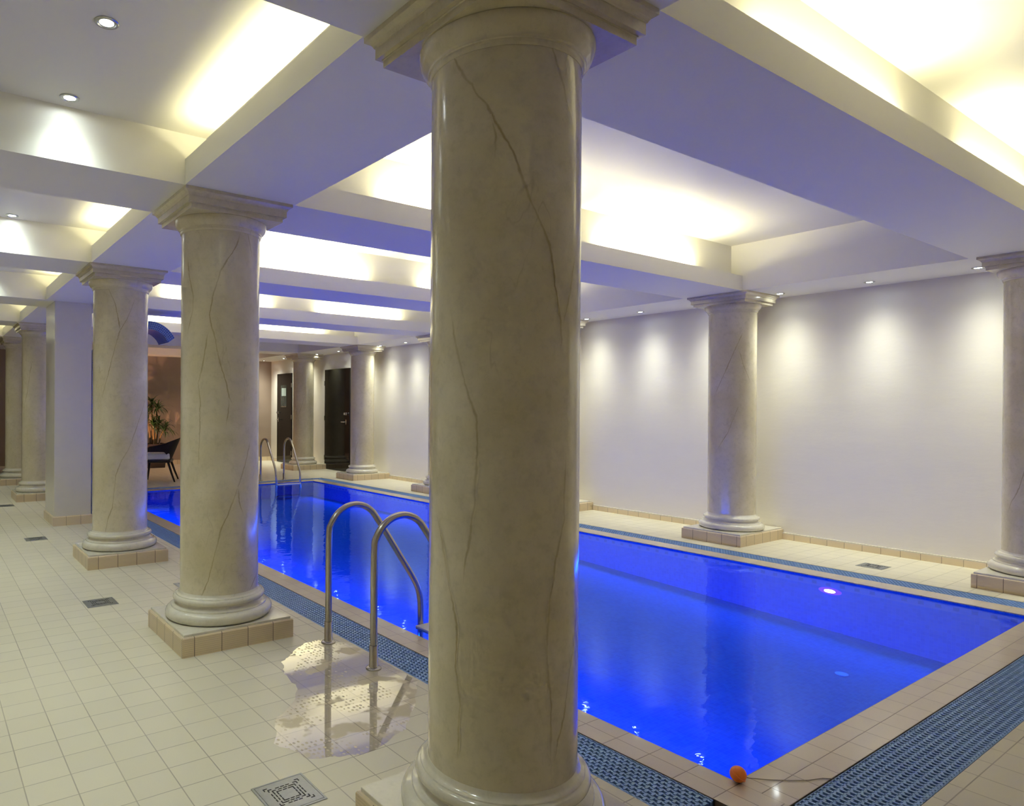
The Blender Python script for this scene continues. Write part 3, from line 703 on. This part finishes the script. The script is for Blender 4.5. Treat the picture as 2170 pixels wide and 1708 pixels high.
o.location = (3.98, -1.20, fz(-1.2)+.001); tag(o, 'pale blue disc added as a blurred reflection on the pool floor near the near end', 'painted reflection')

# ------------------------------------------------------------------ lounge chair and potted plant at the far end
t = thing('wicker_chair', 'dark wicker armchair with a white cushion at the far end of the pool', 'chair', (2.55, 9.10, 0), 2.72)
def chair_shell():
    bm = nb(); n = 44; rows = 9; g = []
    for i in range(n+1):
        a = -2.3+4.6*i/n          # angle around the seat, 0 = back
        row = []; k = max(0, math.cos(a*.60)); top = .59+.18*k**2.2
        lo = .35+.18*min(1, max(0, (abs(a)-.55)/.75))**.8
        for j in range(rows+1):
            f = j/rows; z = lo+(top-lo)*f; g_ = (z-.35)/.42
            rx = .15+.17*g_; ry = .22+.07*g_
            fw = max(0, -math.cos(a))
            row.append(bm.verts.new((-rx*math.cos(a) if math.cos(a) > 0 else .40*fw, ry*math.sin(a)*(1.0 if abs(a) < 1.57 else 1.0/max(.72, abs(math.sin(a)))), z)))
        g.append(row)
    for i in range(n):
        for j in range(rows): bm.faces.new((g[i][j], g[i+1][j], g[i+1][j+1], g[i][j+1]))
    bmesh.ops.solidify(bm, geom=bm.faces[:], thickness=.02)
    return bm
mesh_obj('backrest', chair_shell(), M['wicker'], t, smooth=True)
bm = nb(); box(bm, -.17, -.22, .335, .27, .22, .385); bevel_all(bm, .015, 2); mesh_obj('seat', bm, M['wicker'], t, smooth=True)
bm = nb(); box(bm, -.15, -.205, .387, .28, .205, .50); bevel_all(bm, .025, 3); mesh_obj('cushion', bm, M['cushion'], t, smooth=True)['label'] = 'white seat cushion'
for x, y, fx, fy in ((.24, .19, .28, .22), (.24, -.19, .28, -.22), (-.13, .19, -.25, .26), (-.13, -.19, -.25, -.26)):
    bm = nb(); tube(bm, [(x, y, .345), ((x+fx)/2, (y+fy)/2, .16), (fx, fy, .001)], .02, 10, [.022, .018, .014]); mesh_obj('leg', bm, M['wicker'], t, smooth=True)

t = thing('potted_plant', 'bushy green palm-like plant in a dark planter by the taupe wall', 'plant', (3.19, 11.95, 0))
bm = nb(); square_loft(bm, [(.20, .001), (.245, .46), (.265, .47), (.265, .52), (.24, .52), (.235, .48)]); mesh_obj('pot', bm, M['pot'], t)
bm = nb(); square_loft(bm, [(.20, .44), (.238, .485)]); mesh_obj('soil', bm, M['soil'], t)
r = random.Random(11)
tops = []
for k, (x, y, h) in enumerate(((-.08, .02, 1.18), (.05, -.04, 1.32), (.10, .06, 1.00), (-.02, -.08, .92), (.16, -.03, .86), (0, .09, 1.42))):
    bm = nb(); q = [(x*.7, y*.7, .46), (x*.9+r.uniform(-.02, .02), y, .46+(h-.46)*.5), (x*1.5, y*1.3, h)]; tube(bm, q, .014, 9, [.020, .017, .013]); mesh_obj('cane', bm, M['stem'], t, smooth=True); tops.append(q[-1])
bm = nb()
for (x, y, h) in tops:
    for k in range(46):
        a = r.uniform(0, 2*PI); el = r.uniform(-.1, 1.35); ln = r.uniform(.26, .44); w = r.uniform(.010, .017)
        d = Vector((math.cos(a), math.sin(a), 0)); sd = Vector((-d.y, d.x, 0)); p = Vector((x, y, h-r.uniform(0, .10))); prev = None
        for s_ in range(7):
            f = s_/6; e2 = el-f*(1.2+.6*r.random()) if s_ else el
            ww = w*math.sin(PI*(.12+.86*f))
            ring = (bm.verts.new(p-sd*ww), bm.verts.new(p+sd*ww))
            if prev: bm.faces.new((prev[0], prev[1], ring[1], ring[0]))
            prev = ring; p = p+(d*math.cos(el-1.5*f)+Vector((0, 0, 1))*math.sin(el-1.5*f))*ln/6
o = mesh_obj('foliage', bm, M['leaf'], t)
# warm accent lamp on the floor that throws the plant's shadow up the end wall
s = light('SPOT', 'plant_uplight', (2.35, 10.9, .12), 110., (1., .52, .30), spot_size=1.5, spot_blend=.6, shadow_soft_size=.04)
s.rotation_euler = (Vector((3.3, 12.5, 1.35))-s.location).to_track_quat('-Z', 'Y').to_euler()
s = light('SPOT', 'far_warm_light', (3.8, 11.2, 2.44), 75., (1., .62, .42), spot_size=2.2, spot_blend=1., shadow_soft_size=.05)

# ------------------------------------------------------------------ world, camera, view
wd = bpy.data.worlds.new('world'); SC.world = wd; wd.use_nodes = True
wd.node_tree.nodes['Background'].inputs[0].default_value = (.03, .03, .03, 1)
cam = bpy.data.cameras.new('camera'); co = bpy.data.objects.new('camera', cam); C.objects.link(co); SC.camera = co
R = ((0.8280770740990987, -0.5605851348029931, 0.005715416816465546), (-0.0029339710155214683, 0.005861268346945236, 0.999978518442994), (0.560606592153139, 0.8280760545815071, -0.003208841406003894))
m = Matrix(((R[0][0], R[1][0], -R[2][0], -1.0528234), (R[0][1], R[1][1], -R[2][1], -3.2290529), (R[0][2], R[1][2], -R[2][2], 1.3047057), (0, 0, 0, 1)))
co.matrix_world = m
cam.sensor_fit = 'HORIZONTAL'; cam.sensor_width = 36.; cam.lens = 36.*1452.359/2170
cam.shift_x = 274.606/2170; cam.shift_y = 17.093/2170; cam.clip_start = .05; cam.clip_end = 100
SC.view_settings.view_transform = 'Standard'; SC.view_settings.look = 'None'; SC.view_settings.gamma = 1; SC.view_settings.use_curve_mapping = False
SC.view_settings.exposure = .28
cy = SC.cycles
cy.max_bounces = 7; cy.diffuse_bounces = 4; cy.glossy_bounces = 4; cy.transparent_max_bounces = 8; cy.transmission_bounces = 2
cy.use_adaptive_sampling = True; cy.adaptive_threshold = .08; cy.adaptive_min_samples = 16; cy.light_sampling_threshold = .02
cy.max_bounces = 6; cy.diffuse_bounces = 4; cy.glossy_bounces = 3; cy.sample_clamp_indirect = 6.; cy.caustics_reflective = False; cy.caustics_refractive = False
try:
    cy.use_denoising = True; cy.denoiser = 'OPENIMAGEDENOISE'
except Exception: pass
